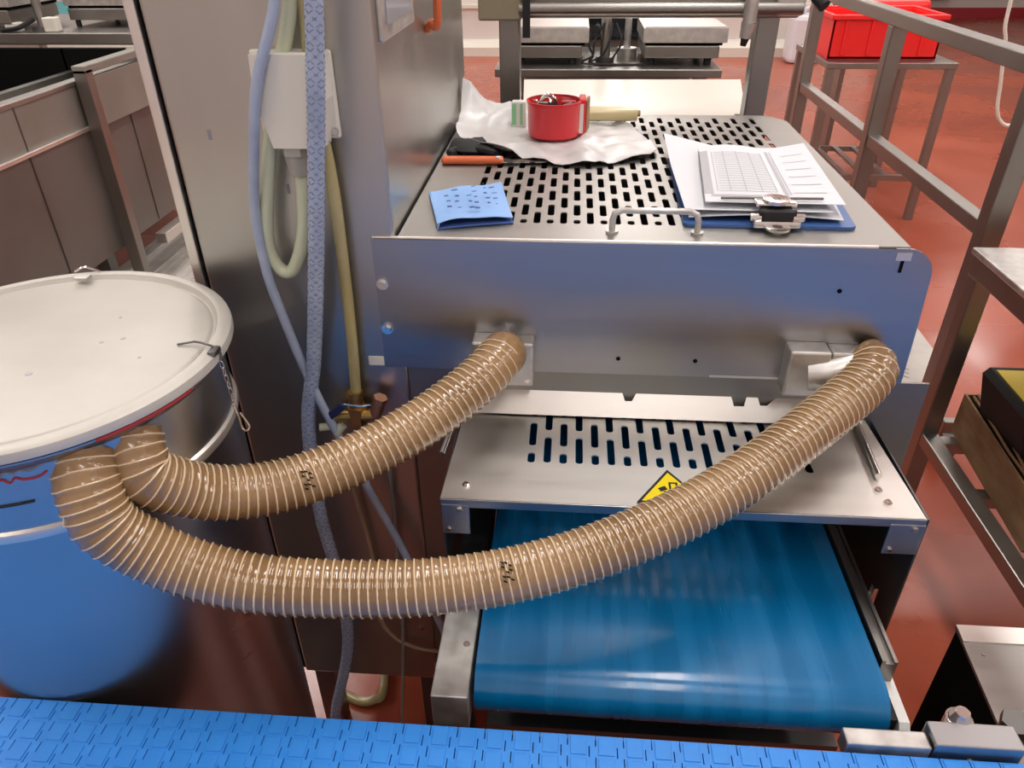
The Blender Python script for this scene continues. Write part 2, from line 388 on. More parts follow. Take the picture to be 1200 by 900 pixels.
# smooth blue belt
prof = [(1.3, .755)]
for k in range(13):
    a = radians(90+180*k/12); prof.append((.56+.036*cos(a), .716+.036*sin(a)))
prof += [(1.3, .68)]
inner = [(1.3, .683)]
for k in range(13):
    a = radians(270-180*k/12); inner.append((.56+.033*cos(a), .716+.033*sin(a)))
inner += [(1.3, .752)]
bl = B().prism(prof+inner, 'x', -.092, .379).out('belt', 'blue_belt', mc); auto_smooth(bl)
B().cyl((-.085, .56, .716), (.372, .56, .716), .0325, seg=28).out('nose_roller', 'steel_dark', bl)
lb = B().box(-.140, -.097, .512, .645, .688, .745, .0015).out('bearing_block', 'cast', mc)
screw((-.107, .585, .745), (0, 0, 1), .0035, lb)
B().box(-.138, -.1, .645, 1.3, .69, .74).out('side_rail', 'steel_dark', mc)
rl = B().box(.383, .387, .585, 1.3, .71, .758); rl.box(.387, .397, .585, 1.3, .71, .753); rl.box(.397, .401, .585, 1.3, .71, .757)
rl.out('side_rail', 'steel_frame', mc)
np_ = B().prism([(.526, .66), (.526, .712), (.533, .720), (.60, .722), (.615, .728), (.68, .730), (.70, .740), (.76, .742), (.76, .66)], 'x', .393, .405).out('nose_side_plate', 'white_plastic', mc)
screw((.405, .56, .69), (1, 0, 0), .005, np_)
B().box(.381, .392, .535, .585, .69, .72).out('roller_bearing', 'black', mc)
B().box(.406, .411, .69, .70, .735, .765).out('side_hook', 'chrome', mc)
# underside tray seen dark below the roller
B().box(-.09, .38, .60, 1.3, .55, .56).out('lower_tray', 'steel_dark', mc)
# suction ports
def port(x0, x1, xm):
    p = B(); p.box(x0, xm-.0008, .850, .882, .950, 1.018, .003); p.box(xm+.0008, x1, .853, .882, .950, 1.016, .003)
    o = p.out('suction_port', 'cast', mc)
    B().box(xm-.001, xm+.001, .856, .881, .96, 1.013).out('joint_gap', 'void', o)
    screw((x1-.008, .853, .96), (0, -1, 0), .003, o, 'screw')
    return o
p1 = port(-.123, -.041, -.087); p2 = port(.292, .388, .345)
B().tube([(-.085, .87, .992), (-.084, .858, .995), (-.082, .846, 1.001)], .026, 24).out('pipe_stub', 'cast', p1)
B().tube([(.322, .862, .980), (.345, .858, .984), (.370, .860, .992), (.39, .866, .998)], .023, 24).out('pipe_stub', 'cast', p2)

# ------------------------------------------------------------------ suction drum
DC = (-.586, .672); DR = .19
dr = thing('collecting_drum', (DC[0], DC[1], 0), 'tall polished steel drum with a pale flat round lid', 'drum')
B().lathe([(0, 0), (DR, 0), (DR, .05), (DR+.003, .055), (DR, .06), (DR, 1.066), (.2, 1.078), (.2, 1.085), (0, 1.085)], (*DC, 0), 96).out('body', 'drum', dr)
hp = B().lathe([(DR, .982), (DR+.0035, .984), (DR+.0045, .989), (DR+.0035, .994), (DR, .996)], (*DC, 0), 96).out('hoop', 'hoop', dr)
lid = B().lathe([(0, 1.0955), (.182, 1.0955), (.185, 1.0945), (.1865, 1.0925), (.189, 1.0925), (.191, 1.095), (.193, 1.0985), (.196, 1.0995), (.204, 1.0985), (.2075, 1.096), (.2085, 1.092), (.2085, 1.0865), (.2065, 1.085), (.2, 1.086), (0, 1.086)], (*DC, 0), 96).out('lid', 'lid', dr)
B().lathe([(.199, 1.081), (.2035, 1.082), (.2035, 1.085), (.199, 1.085)], (*DC, 0), 96).out('gasket', 'black', dr)
B().tube([(DC[0]+.2035*cos(radians(a)), DC[1]+.2035*sin(radians(a)), 1.0815) for a in range(-44, -12, 3)], .0026, 8).out('red_seal', 'red_mark', dr)
# wire clip and its chain at the lid edge
b = B(); b.tube([(-.411, .690, 1.1), (-.395, .680, 1.104), (-.382, .676, 1.102), (-.376, .676, 1.094), (-.377, .672, 1.085)], .0013, 8); b.tube([(-.43, .688, 1.097), (-.411, .690, 1.1)], .0013, 8); b.box(-.385, -.376, .664, .680, 1.096, 1.102, .001)
clip = b.out('wire_clip', 'steel_dark', lid)
for k in range(7):
    z = 1.083-k*.0085
    b = B(); n = 12; a = k*pi/2
    P = [Vector((-.374+.002*cos(2*pi*i/n)*cos(a)+.002*k*.3, .669+.0025*cos(2*pi*i/n)*sin(a), z+.0055*sin(2*pi*i/n))) for i in range(n+1)]
    b.tube(P, .0007, 6, smooth=False)
    if k < 7: b.out('chain_link', 'chrome', clip) if k == 0 else b.out('chain_link', 'chrome', clip)
b = B(); b.tube([(-.372, .668, 1.03), (-.368, .666, 1.015), (-.366, .664, 1.002), (-.360, .663, 1.0), (-.358, .665, 1.006), (-.366, .667, 1.022)], .0012, 6); b.out('hook', 'chrome', clip)
b = B(); b.box(-.640, -.622, .838, .852, 1.1, 1.104, .001); b.out('latch_plate', 'cast', lid)
b = B(); b.tube([(-.655, .866, 1.1), (-.64, .868, 1.106), (-.62, .868, 1.1)], .0015, 6); b.out('latch_wire', 'chrome', lid)
for x, y, r in ((-.50, .70, .003), (-.56, .62, .004), (-.53, .75, .002), (-.46, .66, .002), (-.52, .69, .0025)):
    B().cyl((x, y, 1.0954), (x, y, 1.0959), r, seg=10).out('dirt_spot', 'ink_light', lid)
# marker scribbles wrapped on the drum wall
def on_drum(a, z, r=DR): return Vector((DC[0]+r*cos(a), DC[1]+r*sin(a), z))
b = B(); b2 = B(); a0 = math.atan2(.49-DC[1], -.505-DC[0])
for row, z0, bb in ((0, 1.066, b), (1, 1.056, b2)):
    P = [on_drum(a0-.22+.028*k, z0+random.uniform(-.003, .003), DR+.0006) for k in range(14)]
    bb.tube(P, .0011, 5, n=3)
b.out('marker_writing', 'ink', dr); b2.out('marker_writing', 'red_mark', dr)
b = B(); b.tube([on_drum(a0-.3+.02*k, 1.028, DR+.0006) for k in range(18)], .0014, 5, smooth=False); b.out('seam_slot', 'black', dr)
# outlets
def stub(p, d, name='outlet_stub'):
    p = Vector(p); d = Vector(d).normalized(); b = B(); b.cyl(p-d*.004, p+d*.012, .0295, seg=28); o = b.out(name, 'steel_dark', dr)
    b = B(); b.cyl(p+d*.004, p+d*.011, .0322, seg=28); b.out('clamp_ring', 'steel_dark', o)
stub((-.475, .555, 1.056), (.25, -.62, -.72)); stub((-.449, .595, 1.056), (.25, -.6, -.75))

# ------------------------------------------------------------------ the two brown suction hoses
def suction_hose(name, P, label):
    t = thing(name, P[0], label, 'hose', 'brown ribbed suction hoses')
    Q = resample(catmull(P, 24), .0025); F = frames(Q); pitch_ = .0098
    b = B(); b.ring(Q, F, [.0302+.0008*cos(2*pi*i*.0025/pitch_) for i in range(len(Q))], 32)
    b.out('hose_wall', 'hose', t)
    H = []; n = 20; L = sum((x-y).length for x, y in zip(Q, Q[1:])); turns = int(L/pitch_)-1
    for k in range(turns*n):
        s = k/n*pitch_/.0025; i = min(int(s), len(Q)-2); fr = s-i
        p = Q[i].lerp(Q[i+1], fr); tt, nn, bb = F[i]; a = 2*pi*k/n
        H.append(p+(nn*cos(a)+bb*sin(a))*.0307)
    b = B(); b.ring(H, frames(H), [.0010]*len(H), 5); o = b.out('spiral_rib', 'rib', t)
    return t, Q, F
h2 = [(-.471, .546, 1.052), (-.466, .531, 1.034), (-.460, .521, 1.010), (-.452, .516, .986), (-.430, .519, .957), (-.386, .523, .924), (-.320, .527, .900), (-.232, .538, .886), (-.141, .550, .882), (-.049, .571, .885), (.044, .601, .898), (.141, .645, .918), (.224, .697, .940), (.305, .763, .961), (.352, .802, .976), (.379, .824, .988), (.394, .841, .997), (.398, .858, 1.000), (.394, .868, .999)]
h1 = [(-.443, .586, 1.052), (-.438, .573, 1.034), (-.429, .567, 1.008), (-.392, .590, .970), (-.351, .613, .952), (-.309, .639, .945), (-.260, .672, .947), (-.214, .706, .955), (-.168, .742, .968), (-.122, .787, .985), (-.095, .818, .999), (-.082, .842, 1.005), (-.080, .850, 1.003)]
hA, QA, FA = suction_hose('suction_hose', h2, 'long brown ribbed suction hose sagging in front of the machine')
hB, QB, FB = suction_hose('suction_hose', h1, 'shorter upper brown ribbed suction hose ending at left port')
# faint printed characters round the hose walls
def hose_print(parent, Q, F, i0, a0):
    b = B()
    for k in range(5):
        i = i0; t, n, bb = F[i]; a = a0+.16*k
        for j, (du, da) in enumerate(((-.004, 0), (.0, .03), (.004, -.02))):
            if (k+j) % 3 == 2: continue
            p = Q[i]+t*du+(n*cos(a+da)+bb*sin(a+da))*.0322
            b.tube([p, p+t*.003+(n*cos(a+.07)+bb*sin(a+.07)-(n*cos(a)+bb*sin(a)))*.03], .0011, 4, smooth=False)
    b.out('printed_marks', 'void', parent)
def facing(Q, F, i):
    t, n, b = F[i]; v = (Vector((0, 0, 1.5))-Q[i]).normalized(); return math.atan2(v.dot(b), v.dot(n))
i = int(len(QA)*.47); hose_print(hA, QA, FA, i, facing(QA, FA, i)-.5)
i = int(len(QB)*.42); hose_print(hB, QB, FB, i, facing(QB, FB, i)-.3)

# ------------------------------------------------------------------ hoses and cables on the cabinet
def hose(name, P, r, m, label, cat='hose', seg=12):
    o = B().tube(P, r, seg, n=14).out(name, m); return tag(o, label, cat, 'thin tubes below the valve' if name == 'thin_tube' else None)
hose('air_hose', [(-.300, .845, 1.50), (-.315, .845, 1.42), (-.342, .833, 1.35), (-.359, .836, 1.29), (-.382, .85, 1.20), (-.384, .85, 1.13), (-.378, .85, 1.075), (-.348, .85, .93), (-.294, .85, .761), (-.247, .85, .618), (-.195, .85, .434), (-.17, .86, .28)], .0062, 'hose_blue', 'plain pale blue air hose crossing diagonally down the cabinet front')
hose('cable_loop', [(-.298, .868, 1.50), (-.304, .866, 1.423), (-.325, .864, 1.36), (-.342, .862, 1.31), (-.366, .86, 1.22), (-.379, .86, 1.15), (-.372, .86, 1.118), (-.358, .858, 1.110), (-.344, .858, 1.126), (-.330, .86, 1.165), (-.323, .86, 1.21), (-.3215, .86, 1.24)], .0085, 'hose_clear', 'cloudy green cable hose looping up into the white junction box', 'cable')
br = thing('braided_hose', (-.43, .85, .02), 'thick blue braided hose hanging straight down the cabinet front', 'hose')
BP = catmull([(-.260, .826, 1.50), (-.266, .826, 1.424), (-.280, .828, 1.322), (-.294, .832, 1.24), (-.313, .842, 1.137), (-.342, .85, .986), (-.368, .85, .87), (-.376, .85, .704), (-.366, .85, .53), (-.375, .85, .372), (-.43, .86, .16), (-.45, .9, .03)], 20)
BP = resample(BP, .006); BF = frames(BP)
B().ring(BP, BF, [.0098]*len(BP), 20).out('hose_core', 'hose_blue', br)
b = B(); NB = 10
for sgn in (1, -1):
    for s0 in range(5):
        H = []
        for i in range(len(BP)):
            t, n, bb = BF[i]; a = sgn*i*.006/.045*2*pi+2*pi*s0/5; H.append(BP[i]+(n*cos(a)+bb*sin(a))*.0099)
        b.ring(H, frames(H), [.0008]*len(H), 4)
M['braid'] = mat('braid thread', (.16, .22, .36), .6)
tag(b.out('braiding', 'braid', br), kind='stuff')
hose('drain_hose', [(-.285, .868, 1.50), (-.289, .868, 1.42), (-.2935, .868, 1.32), (-.288, .868, 1.24), (-.287, .868, 1.174), (-.290, .868, 1.03), (-.296, .868, .915)], .0078, 'hose_yellow', 'yellowed clear hose running down to the brass valve')
hose('thin_tube', [(-.325, .87, .83), (-.324, .87, .742), (-.310, .87, .594), (-.313, .87, .446), (-.295, .87, .39), (-.255, .872, .357), (-.20, .875, .345), (-.17, .875, .345)], .0035, 'hose_tan', 'thin tan tube curving right below the brass valve', 'tube')
hose('thin_tube', [(-.275, .87, .86), (-.263, .87, .788), (-.266, .87, .617), (-.275, .87, .403), (-.300, .87, .129), (-.30, .87, .004)], .003, 'hose_grey', 'thin grey tube hanging straight down beside the machine column', 'tube')
hose('floor_hose', [(-.47, 1.0, .014), (-.43, .985, .012), (-.40, .99, .014), (-.385, 1.02, .014), (-.42, 1.2, .014)], .01, 'hose_yellow', 'short yellow hose lying on the floor under the cabinet')
vl = thing('brass_valve', (-.29, .86, .86), 'small brass tap with navy lever behind the upper brown hose', 'valve')
b = B(); b.cyl((-.296, .865, .925), (-.297, .865, .895), .0105); b.cyl((-.297, .865, .9), (-.297, .865, .872), .015, seg=6); b.cyl((-.33, .862, .883), (-.27, .862, .887), .0095); b.out('body', 'brass', vl)
b = B(); b.cyl((-.270, .862, .887), (-.262, .862, .91), .0095); b.cyl((-.262, .862, .91), (-.259, .862, .918), .0105, seg=6); b.out('side_fitting', 'copper', vl)
b = B(); b.box(-.345, -.305, .846, .852, .892, .904, .002, rot=Matrix.Rotation(-.7, 3, 'Y')); b.out('lever', 'navy', vl)
b = B(); b.cyl((-.335, .855, .868), (-.352, .852, .868), .006); b.cyl((-.318, .855, .872), (-.328, .850, .860), .007); b.out('coupling', 'hose_clear', vl)
b = B(); b.tube([(-.318, .852, .905), (-.308, .848, .913), (-.285, .848, .911), (-.272, .852, .911)], .0013, 6); b.out('retaining_wire', 'chrome', vl)

# ------------------------------------------------------------------ things on the machine top
def strokes(name, cells, z, m, parent, h=.0003):
    b = B()
    for x0, y0, x1, y1, wd in cells:
        d = Vector((x1-x0, y1-y0, 0)); L = d.length; a = math.atan2(d.y, d.x)
        b.box(-L/2, L/2, -wd/2, wd/2, z, z+h, rot=Matrix.Rotation(a, 3, 'Z'), c=(0, 0, 0))
        vs = b.bm.verts[-8:] if False else list(b.bm.verts)[-8:]
        bmesh.ops.translate(b.bm, vec=((x0+x1)/2, (y0+y1)/2, 0), verts=vs)
    return b.out(name, m, parent)
# folded blue paper
lf = thing('folded_leaflet', (-.14, 1.0, 1.15), 'small folded light blue printed paper near the cabinet', 'leaflet')
c4 = [Vector((-.170, .913)), Vector((-.073, .940)), Vector((-.103, 1.098)), Vector((-.205, 1.05))]
def bil(u, v): return (c4[0]*(1-u)+c4[1]*u)*(1-v)+(c4[3]*(1-u)+c4[2]*u)*v
B().grid(lambda u, v: (*bil(u, v), 1.1515+.001*sin(u*3)), 8, 8, .001).out('lower_leaf', 'leaf_dark', lf)
top = B().grid(lambda u, v: (*bil(u, .03+v*.97), 1.157+.006*sin(pi*min(1, u*1.1))*(1-v)**2+.0015*sin(u*9+v*4)), 16, 12, .0008).out('upper_leaf', 'leaf', lf)
B().grid(lambda u, v: (*bil(.02*u+0.0, v), 1.1515+.006*u), 2, 8, .0008).out('fold', 'leaf', lf)
cells = []
random.seed(3)
for (u, v0, v1, ln) in ((.18, .30, .6, 3), (.30, .25, .75, 4), (.46, .22, .55, 3), (.54, .2, .8, 5), (.70, .3, .85, 5), (.80, .25, .7, 4)):
    for k in range(ln):
        v = v0+(v1-v0)*k/max(1, ln-1); p = bil(u+random.uniform(-.02, .02), v); q = bil(u+random.uniform(.03, .07), v+random.uniform(-.02, .02))
        cells.append((p.x, p.y, q.x, q.y, random.choice((.0025, .004, .006))))
strokes('printing', cells, 1.1655, 'leaf_dark', lf)
# clipboard with its papers
cb = thing('clipboard', (.27, 1.1, 1.15), 'blue clipboard with a silver clip lying at the front edge of the machine', 'clipboard')
def quad(cs, nu, nv, zf, th):
    cs = [Vector(c) for c in cs]
    def fn(u, v):
        p = (cs[0]*(1-u)+cs[1]*u)*(1-v)+(cs[3]*(1-u)+cs[2]*u)*v; return (p.x, p.y, zf(u, v))
    return B().grid(fn, nu, nv, th)
bd = B().prism([(.155, .940), (.362, .938), (.369, .943), (.395, 1.235), (.16, 1.245), (.150, .945)], 'z', 1.1505, 1.1545); bd.out('board', 'board', cb)
s3 = quad([(.157, .952), (.355, .950), (.392, 1.245), (.205, 1.228)], 14, 14, lambda u, v: 1.1555+.005*sin(pi*u)*(1-v)+.004*(1-v), .0006).out('form_page', 'paper'); tag(s3, 'bottom form page clamped on the blue clipboard', 'paper')
s2 = quad([(.152, .955), (.34, .952), (.345, 1.20), (.158, 1.32)], 16, 16, lambda u, v: 1.163+.006*(1-v)+.035*max(0, v-.55)**1.2*max(0, 1-u*1.3)+.010*max(0, .3-u)*0, .0006).out('loose_page', 'paper'); tag(s2, 'white page with its far left corner curling up', 'paper')
s1 = quad([(.178, .962), (.356, .958), (.378, 1.262), (.206, 1.236)], 18, 18, lambda u, v: 1.1715+.006*(1-v)+.004*sin(u*7)*(v)+.003*v, .0006)
s1 = s1.out('printed_form', 'paper'); tag(s1, 'uppermost white form with a grey printed table on it', 'paper')
def onp(u, v):
    c = [Vector((.178, .962)), Vector((.356, .958)), Vector((.378, 1.262)), Vector((.206, 1.236))]
    return (c[0]*(1-u)+c[1]*u)*(1-v)+(c[3]*(1-u)+c[2]*u)*v
def zp(u, v): return 1.1715+.006*(1-v)+.004*sin(u*7)*v+.003*v+.0004
def ribbon(b, u0, v0, u1, v1, wd, n=10):
    for k in range(n):
        a = (u0+(u1-u0)*k/n, v0+(v1-v0)*k/n); c = (u0+(u1-u0)*(k+1)/n, v0+(v1-v0)*(k+1)/n)
        du, dv = (0, wd) if abs(u1-u0) > abs(v1-v0) else (wd, 0)
        pts = [(a[0], a[1]), (c[0], c[1]), (c[0]+du, c[1]+dv), (a[0]+du, a[1]+dv)]
        b.bm.faces.new([b.bm.verts.new((*onp(u, v), zp(u, v))) for u, v in pts])
b = B()
for k in range(18): ribbon(b, .12, .16+.04*k, .55, .16+.04*k, .007)
for u in (.10, .2, .32, .44, .55): ribbon(b, u, .16, u, .86, .007)
ribbon(b, .60, .1, .60, .9, .03)
for k in range(6): ribbon(b, .68+.01*k, .15+.13*k, .92, .15+.13*k, .01)
b.out('printed_table', 'ink_light', s1)
b = B(); ribbon(b, .0, .12, .0, .9, .07); ribbon(b, .05, .08, .6, .08, .03); ribbon(b, .64, .12, .64, .9, .012); b.out('grey_band', 'ink_light', s1)
b = B(); b.box(.198, .330, .966, .970, 1.1795, 1.1825, .001, rot=Matrix.Rotation(.02, 3, 'Z')); b.out('clamp_bar', 'steel_dark', cb)
b = B(); b.box(.240, .292, .945, .972, 1.176, 1.182, .0025); b.lathe([(.005, 0), (.0055, .004), (.0175, .0045), (.0175, 0)], (.266, .955, 1.181), 28); b.out('clip_plate', 'chrome', cb)
b = B(); b.box(.236, .296, .928, .948, 1.154, 1.164, .003); b.cyl((.232, .938, 1.166), (.300, .938, 1.166), .0055); b.lathe([(.006, 0), (.006, .003), (.016, .003), (.016, 0)], (.266, .926, 1.155), 28); b.out('clip_base', 'chrome', cb)
b = B(); b.cyl((.243, .937, 1.172), (.289, .937, 1.172), .0045); b.box(.246, .286, .93, .952, 1.163, 1.176, .002); b.out('clip_spring', 'black', cb)
# crumpled plastic bag
OUT = [(-.214, 1.43), (-.203, 1.339), (-.16, 1.29), (-.113, 1.249), (-.026, 1.205), (.03, 1.205), (.071, 1.217), (.142, 1.27), (.135, 1.35), (.118, 1.412), (.106, 1.47), (.033, 1.50), (-.054, 1.53), (-.126, 1.55), (-.19, 1.565), (-.214, 1.55)]
cx, cy = -.04, 1.37
oc = catmull([(*p, 0) for p in OUT+[OUT[0]]], 5)[:-1]
b = B(); NR = 14; rows = []
for i in range(NR+1):
    row = []
    for p in oc:
        s = i/NR if i else .001; x = cx+(p.x-cx)*s; y = cy+(p.y-cy)*s
        n1 = noise.noise(Vector((x*22, y*22, 1))); n2 = noise.noise(Vector((x*60, y*60, 5)))
        z = 1.1535+max(0, .004+.010*n1+.004*n2)*(.35 if i < 5 else 1)
        dd = Vector((x+.208, y-1.53)).length; z += .075*max(0, 1-dd/.06)**1.5
        d3 = Vector((x+.12, y-1.50)).length; z += .018*max(0, 1-d3/.09)
        if x < -.08 and s > .8: z += .010*(s-.8)*5
        row.append(b.bm.verts.new((x, y, z)))
    rows.append(row)
for a, c in zip(rows, rows[1:]):
    for k in range(len(oc)):
        k2 = (k+1) % len(oc); fc = b.bm.faces.new((a[k], a[k2], c[k2], c[k])); fc.smooth = True
b.bm.normal_update(); bmesh.ops.solidify(b.bm, geom=b.bm.faces[:], thickness=.0008)
bag = b.out('plastic_bag', 'bag'); tag(bag, 'crumpled white plastic bag spread on the perforated machine top', 'bag')
# red tub with scraps
tub = thing('red_tub', (-.032, 1.37, 1.157), 'small round red tub standing on the white plastic bag', 'tub')
B().lathe([(0, .0), (.040, 0), (.046, .004), (.0475, .055), (.049, .060), (.0465, .060), (.045, .055), (.043, .008), (0, .006)], (-.032, 1.37, 1.158), 40).out('cup', 'red_tub', tub)
b = B(); b.lathe([(.0455, .0), (.049, .0), (.049, .004), (.0455, .004)], (-.032, 1.37, 1.216), 40); b.out('rim', 'red_tub', tub)
b = B(); b.box(.012, .024, 1.36, 1.41, 1.160, 1.222, .003); b.out('side_grip', 'red_tub', tub)
tag(B().box(.0125, .020, 1.3585, 1.3598, 1.165, 1.215).out('paper_label', 'white_plastic', tub), 'thin white label')
b = B(); b.lathe([(0, 0), (.043, 0), (.043, .002), (0, .002)], (-.032, 1.37, 1.196), 30); b.out('liner', 'steel_dark', tub)
random.seed(11)
names = [('metal_key_ring', 'silver wire ring lying in the red tub', 'chrome'), ('small_spanner', 'dull grey flat tool poking up from the red tub', 'steel_frame'), ('red_clip', 'dark red plastic clip lying inside the red tub', 'red_tub')]
b = B(); b.tube([(-.055+.016*cos(a*pi/6), 1.375+.014*sin(a*pi/6), 1.214+.006*sin(a*pi/3)) for a in range(13)], .0016, 6); tag(b.out('wire_ring', 'chrome'), names[0][1], 'ring')
b = B(); b.box(-.05, .0, 1.352, 1.362, 1.206, 1.210, .001, rot=Matrix.Rotation(-.35, 3, 'Y')); b.cyl((-.05, 1.357, 1.213), (-.05, 1.357, 1.218), .008, seg=12); tag(b.out('small_spanner', 'steel_frame'), names[1][1], 'tool')
b = B(); b.box(-.02, .006, 1.375, 1.388, 1.2, 1.216, .002); tag(b.out('red_clip', 'red_mark'), names[2][1], 'clip')
b = B(); b.prism([(-.06, 1.345), (-.035, 1.34), (-.03, 1.362), (-.055, 1.366)], 'z', 1.2, 1.2165); tag(b.out('wrapper_scrap', 'void'), 'crumpled black scrap at the left inside the red tub', 'scrap')
b = B(); b.tube([(-.062, 1.39, 1.2), (-.05, 1.394, 1.222), (-.036, 1.396, 1.219), (-.024, 1.4, 1.2)], .0035, 7); tag(b.out('silver_scrap', 'chrome'), 'bent silver foil strip at the back of the red tub', 'scrap')
b = B(); b.box(-.014, .004, 1.35, 1.372, 1.198, 1.213, .003, rot=Matrix.Rotation(.5, 3, 'X')); tag(b.out('dark_clip', 'black'), 'small black clip at the right inside the red tub', 'clip')
# film roll, carton, knife, glove
rr = thing('film_roll', (.075, 1.46, 1.157), 'yellowish roll of film lying behind the red tub', 'roll')
B().cyl((.022, 1.462, 1.176), (.122, 1.468, 1.176), .0135, seg=24).out('film', 'tape', rr)
B().cyl((.120, 1.468, 1.176), (.128, 1.4684, 1.176), .006, seg=16).out('core', 'card', rr)
b = B(); b.prism([(.022, 1.395), (.026, 1.39), (.032, 1.43), (.028, 1.435)], 'z', 1.158, 1.214); tag(b.out('cardboard_strip', 'card'), 'narrow tan card strip standing right of the red tub', 'card')
ct = thing('small_carton', (-.1, 1.44, 1.157), 'small white and green carton standing left of the red tub', 'carton')
B().box(-.112, -.086, 1.43, 1.45, 1.158, 1.203, .001).out('box', 'white_plastic', ct)
B().box(-.1125, -.104, 1.4292, 1.43, 1.162, 1.2).out('green_stripe', 'green', ct); B().box(-.097, -.092, 1.4292, 1.43, 1.162, 1.2).out('green_stripe', 'green', ct)
kn = thing('orange_knife', (-.15, 1.22, 1.151), 'orange handled knife lying under the bag edge by the cabinet', 'knife')
b = B(); b.box(-.212, -.11, 1.205, 1.226, 1.151, 1.161, .004, rot=Matrix.Rotation(.03, 3, 'Z')); b.out('handle', 'orange', kn)
b = B(); b.prism([(-.112, 1.207), (-.045, 1.212), (-.03, 1.222), (-.112, 1.226)], 'z', 1.154, 1.1555); b.out('blade', 'chrome', kn)
B().cyl((-.118, 1.212, 1.160), (-.118, 1.212, 1.163), .004).out('rivet', 'white_plastic', kn)
gl = thing('black_glove', (-.17, 1.29, 1.151), 'crumpled black glove half under the white bag', 'glove')
b = B(); b.lathe([(0, 0), (.028, 0), (.033, .006), (.026, .014), (0, .018)], (-.178, 1.30, 1.151), 18)
bmesh.ops.scale(b.bm, vec=(1.05, 1.3, 1), space=Matrix.Translation((.178, -1.30, -1.151)), verts=b.bm.verts)
for v in b.bm.verts:
    v.co.x += .004*noise.noise(v.co*60)
    v.co.z = max(1.151, v.co.z+.004*noise.noise(v.co*50+Vector((3, 1, 2))))
b.out('palm', 'black', gl)
for k in range(4):
    y = 1.262+.008*k; b = B(); b.tube([(-.165, y+.012, 1.158), (-.145, y, 1.159), (-.125-.004*k, y-.010+.004*k, 1.157)], .0055, 8); b.out('finger', 'black', gl)
b = B(); b.tube([(-.195, 1.275, 1.157), (-.205, 1.255, 1.158), (-.195, 1.243, 1.157)], .006, 8); b.out('finger', 'black', gl)

# ------------------------------------------------------------------ foreground modular conveyor
fg = thing('modular_conveyor', (-.2, .25, 0), 'bright blue modular plastic conveyor belt running across the front', 'conveyor')
PX = .0302
def row_mesh():
    b = B(); nt = 64; y0, y1 = -.30, .480; dy = (y1-y0)/nt; g_ = .0006; h = PX/2; th = .0035
    L, Rr = [], []
    for k in range(nt+1):
        y = y0+dy*k
        off = th if k % 2 else -th
        if k: L.append((-h+off_p+g_, y)); Rr.append((h+off_p-g_, y))
        if k < nt: L.append((-h+off+g_, y)); Rr.append((h+off-g_, y))
        off_p = off
    b.prism(L+Rr[::-1], 'z', .725, .739)
    # raised crown cells
    for k in range(0, nt, 2):
        y = y0+dy*k
        b.box(-h+.0065, h-.0065, y+.002, y+dy*2-.002, .739, .7402, .0006)
    return b
b0 = row_mesh(); r0 = b0.out('belt_row', 'modular', fg)
first = True; nrow = 77
for i in range(nrow):
    x = -1.36+PX*i
    o = r0 if i == 0 else r0.copy()
    if i: COL.objects.link(o)
    o.parent = fg; o.location = (x-(-.2)+(-.2), 0, 0)
B().box(-1.37, .96, -.3, .475, .62, .723).out('carry_bed', 'steel_dark', fg)
B().box(-1.37, .30, .4785, .4835, .64, .7335, .001).out('edge_strip', 'steel_dark', fg)
b = B(); b.box(-1.37, .96, -.33, -.31, .60, .76, .002); b.out('near_rail', 'steel_frame', fg)
for x in (-1.2, .85):
    for y in (-.25, .42): B().box(x-.025, x+.025, y-.02, y+.02, 0, .62, .002).out('leg', 'steel_frame', fg)
bk = B().box(.315, .403, .484, .504, .722, .749, .002).out('mounting_bar', 'cast', fg)
bk2 = B().box(.405, .496, .484, .513, .705, .756, .002).out('mounting_block', 'steel_front', fg)
B().cyl((.447, .484, .728), (.447, .4825, .728), .0045, seg=16).out('socket_bolt', 'chrome', bk2)
b = B(); b.cyl((.444, .520, .725), (.444, .520, .752), .014, seg=20); b.cyl((.444, .520, .752), (.444, .520, .764), .0125, .008, seg=8); b.out('dome_bolt', 'chrome', bk2)

# ------------------------------------------------------------------ pale boxed guard, bottom right
bx = thing('motor_guard_box', (.7, .63, .0), 'pale steel box with black side at the lower right corner', 'box')
B().prism([(.542, .50), (.80, .50), (.80, .737), (.560, .737)], 'z', .645, .65).out('top_plate', 'steel_top', bx)
B().prism([(.558, .709), (.80, .709), (.80, .737), (.560, .737)], 'z', .6502, .6525).out('hinge_cover', 'steel_cover', bx)
B().box(.56, .80, .505, .732, .35, .645).out('housing', 'void', bx)
b = B(); b.box(.79, .8, .51, .73, 0, .35); b.box(.56, .57, .51, .73, 0, .35); b.out('side_supports', 'steel_dark', bx)
B().cyl((.577, .69, .65), (.577, .69, .6515), .0025, seg=10).out('rivet', 'ink', bx)
b = B(); b.cyl((.520, .535, .64), (.520, .535, .72), .015, seg=20); b.cyl((.520, .535, .72), (.520, .535, .732), .018, seg=6); b.out('hex_bolt', 'steel_dark', bx)

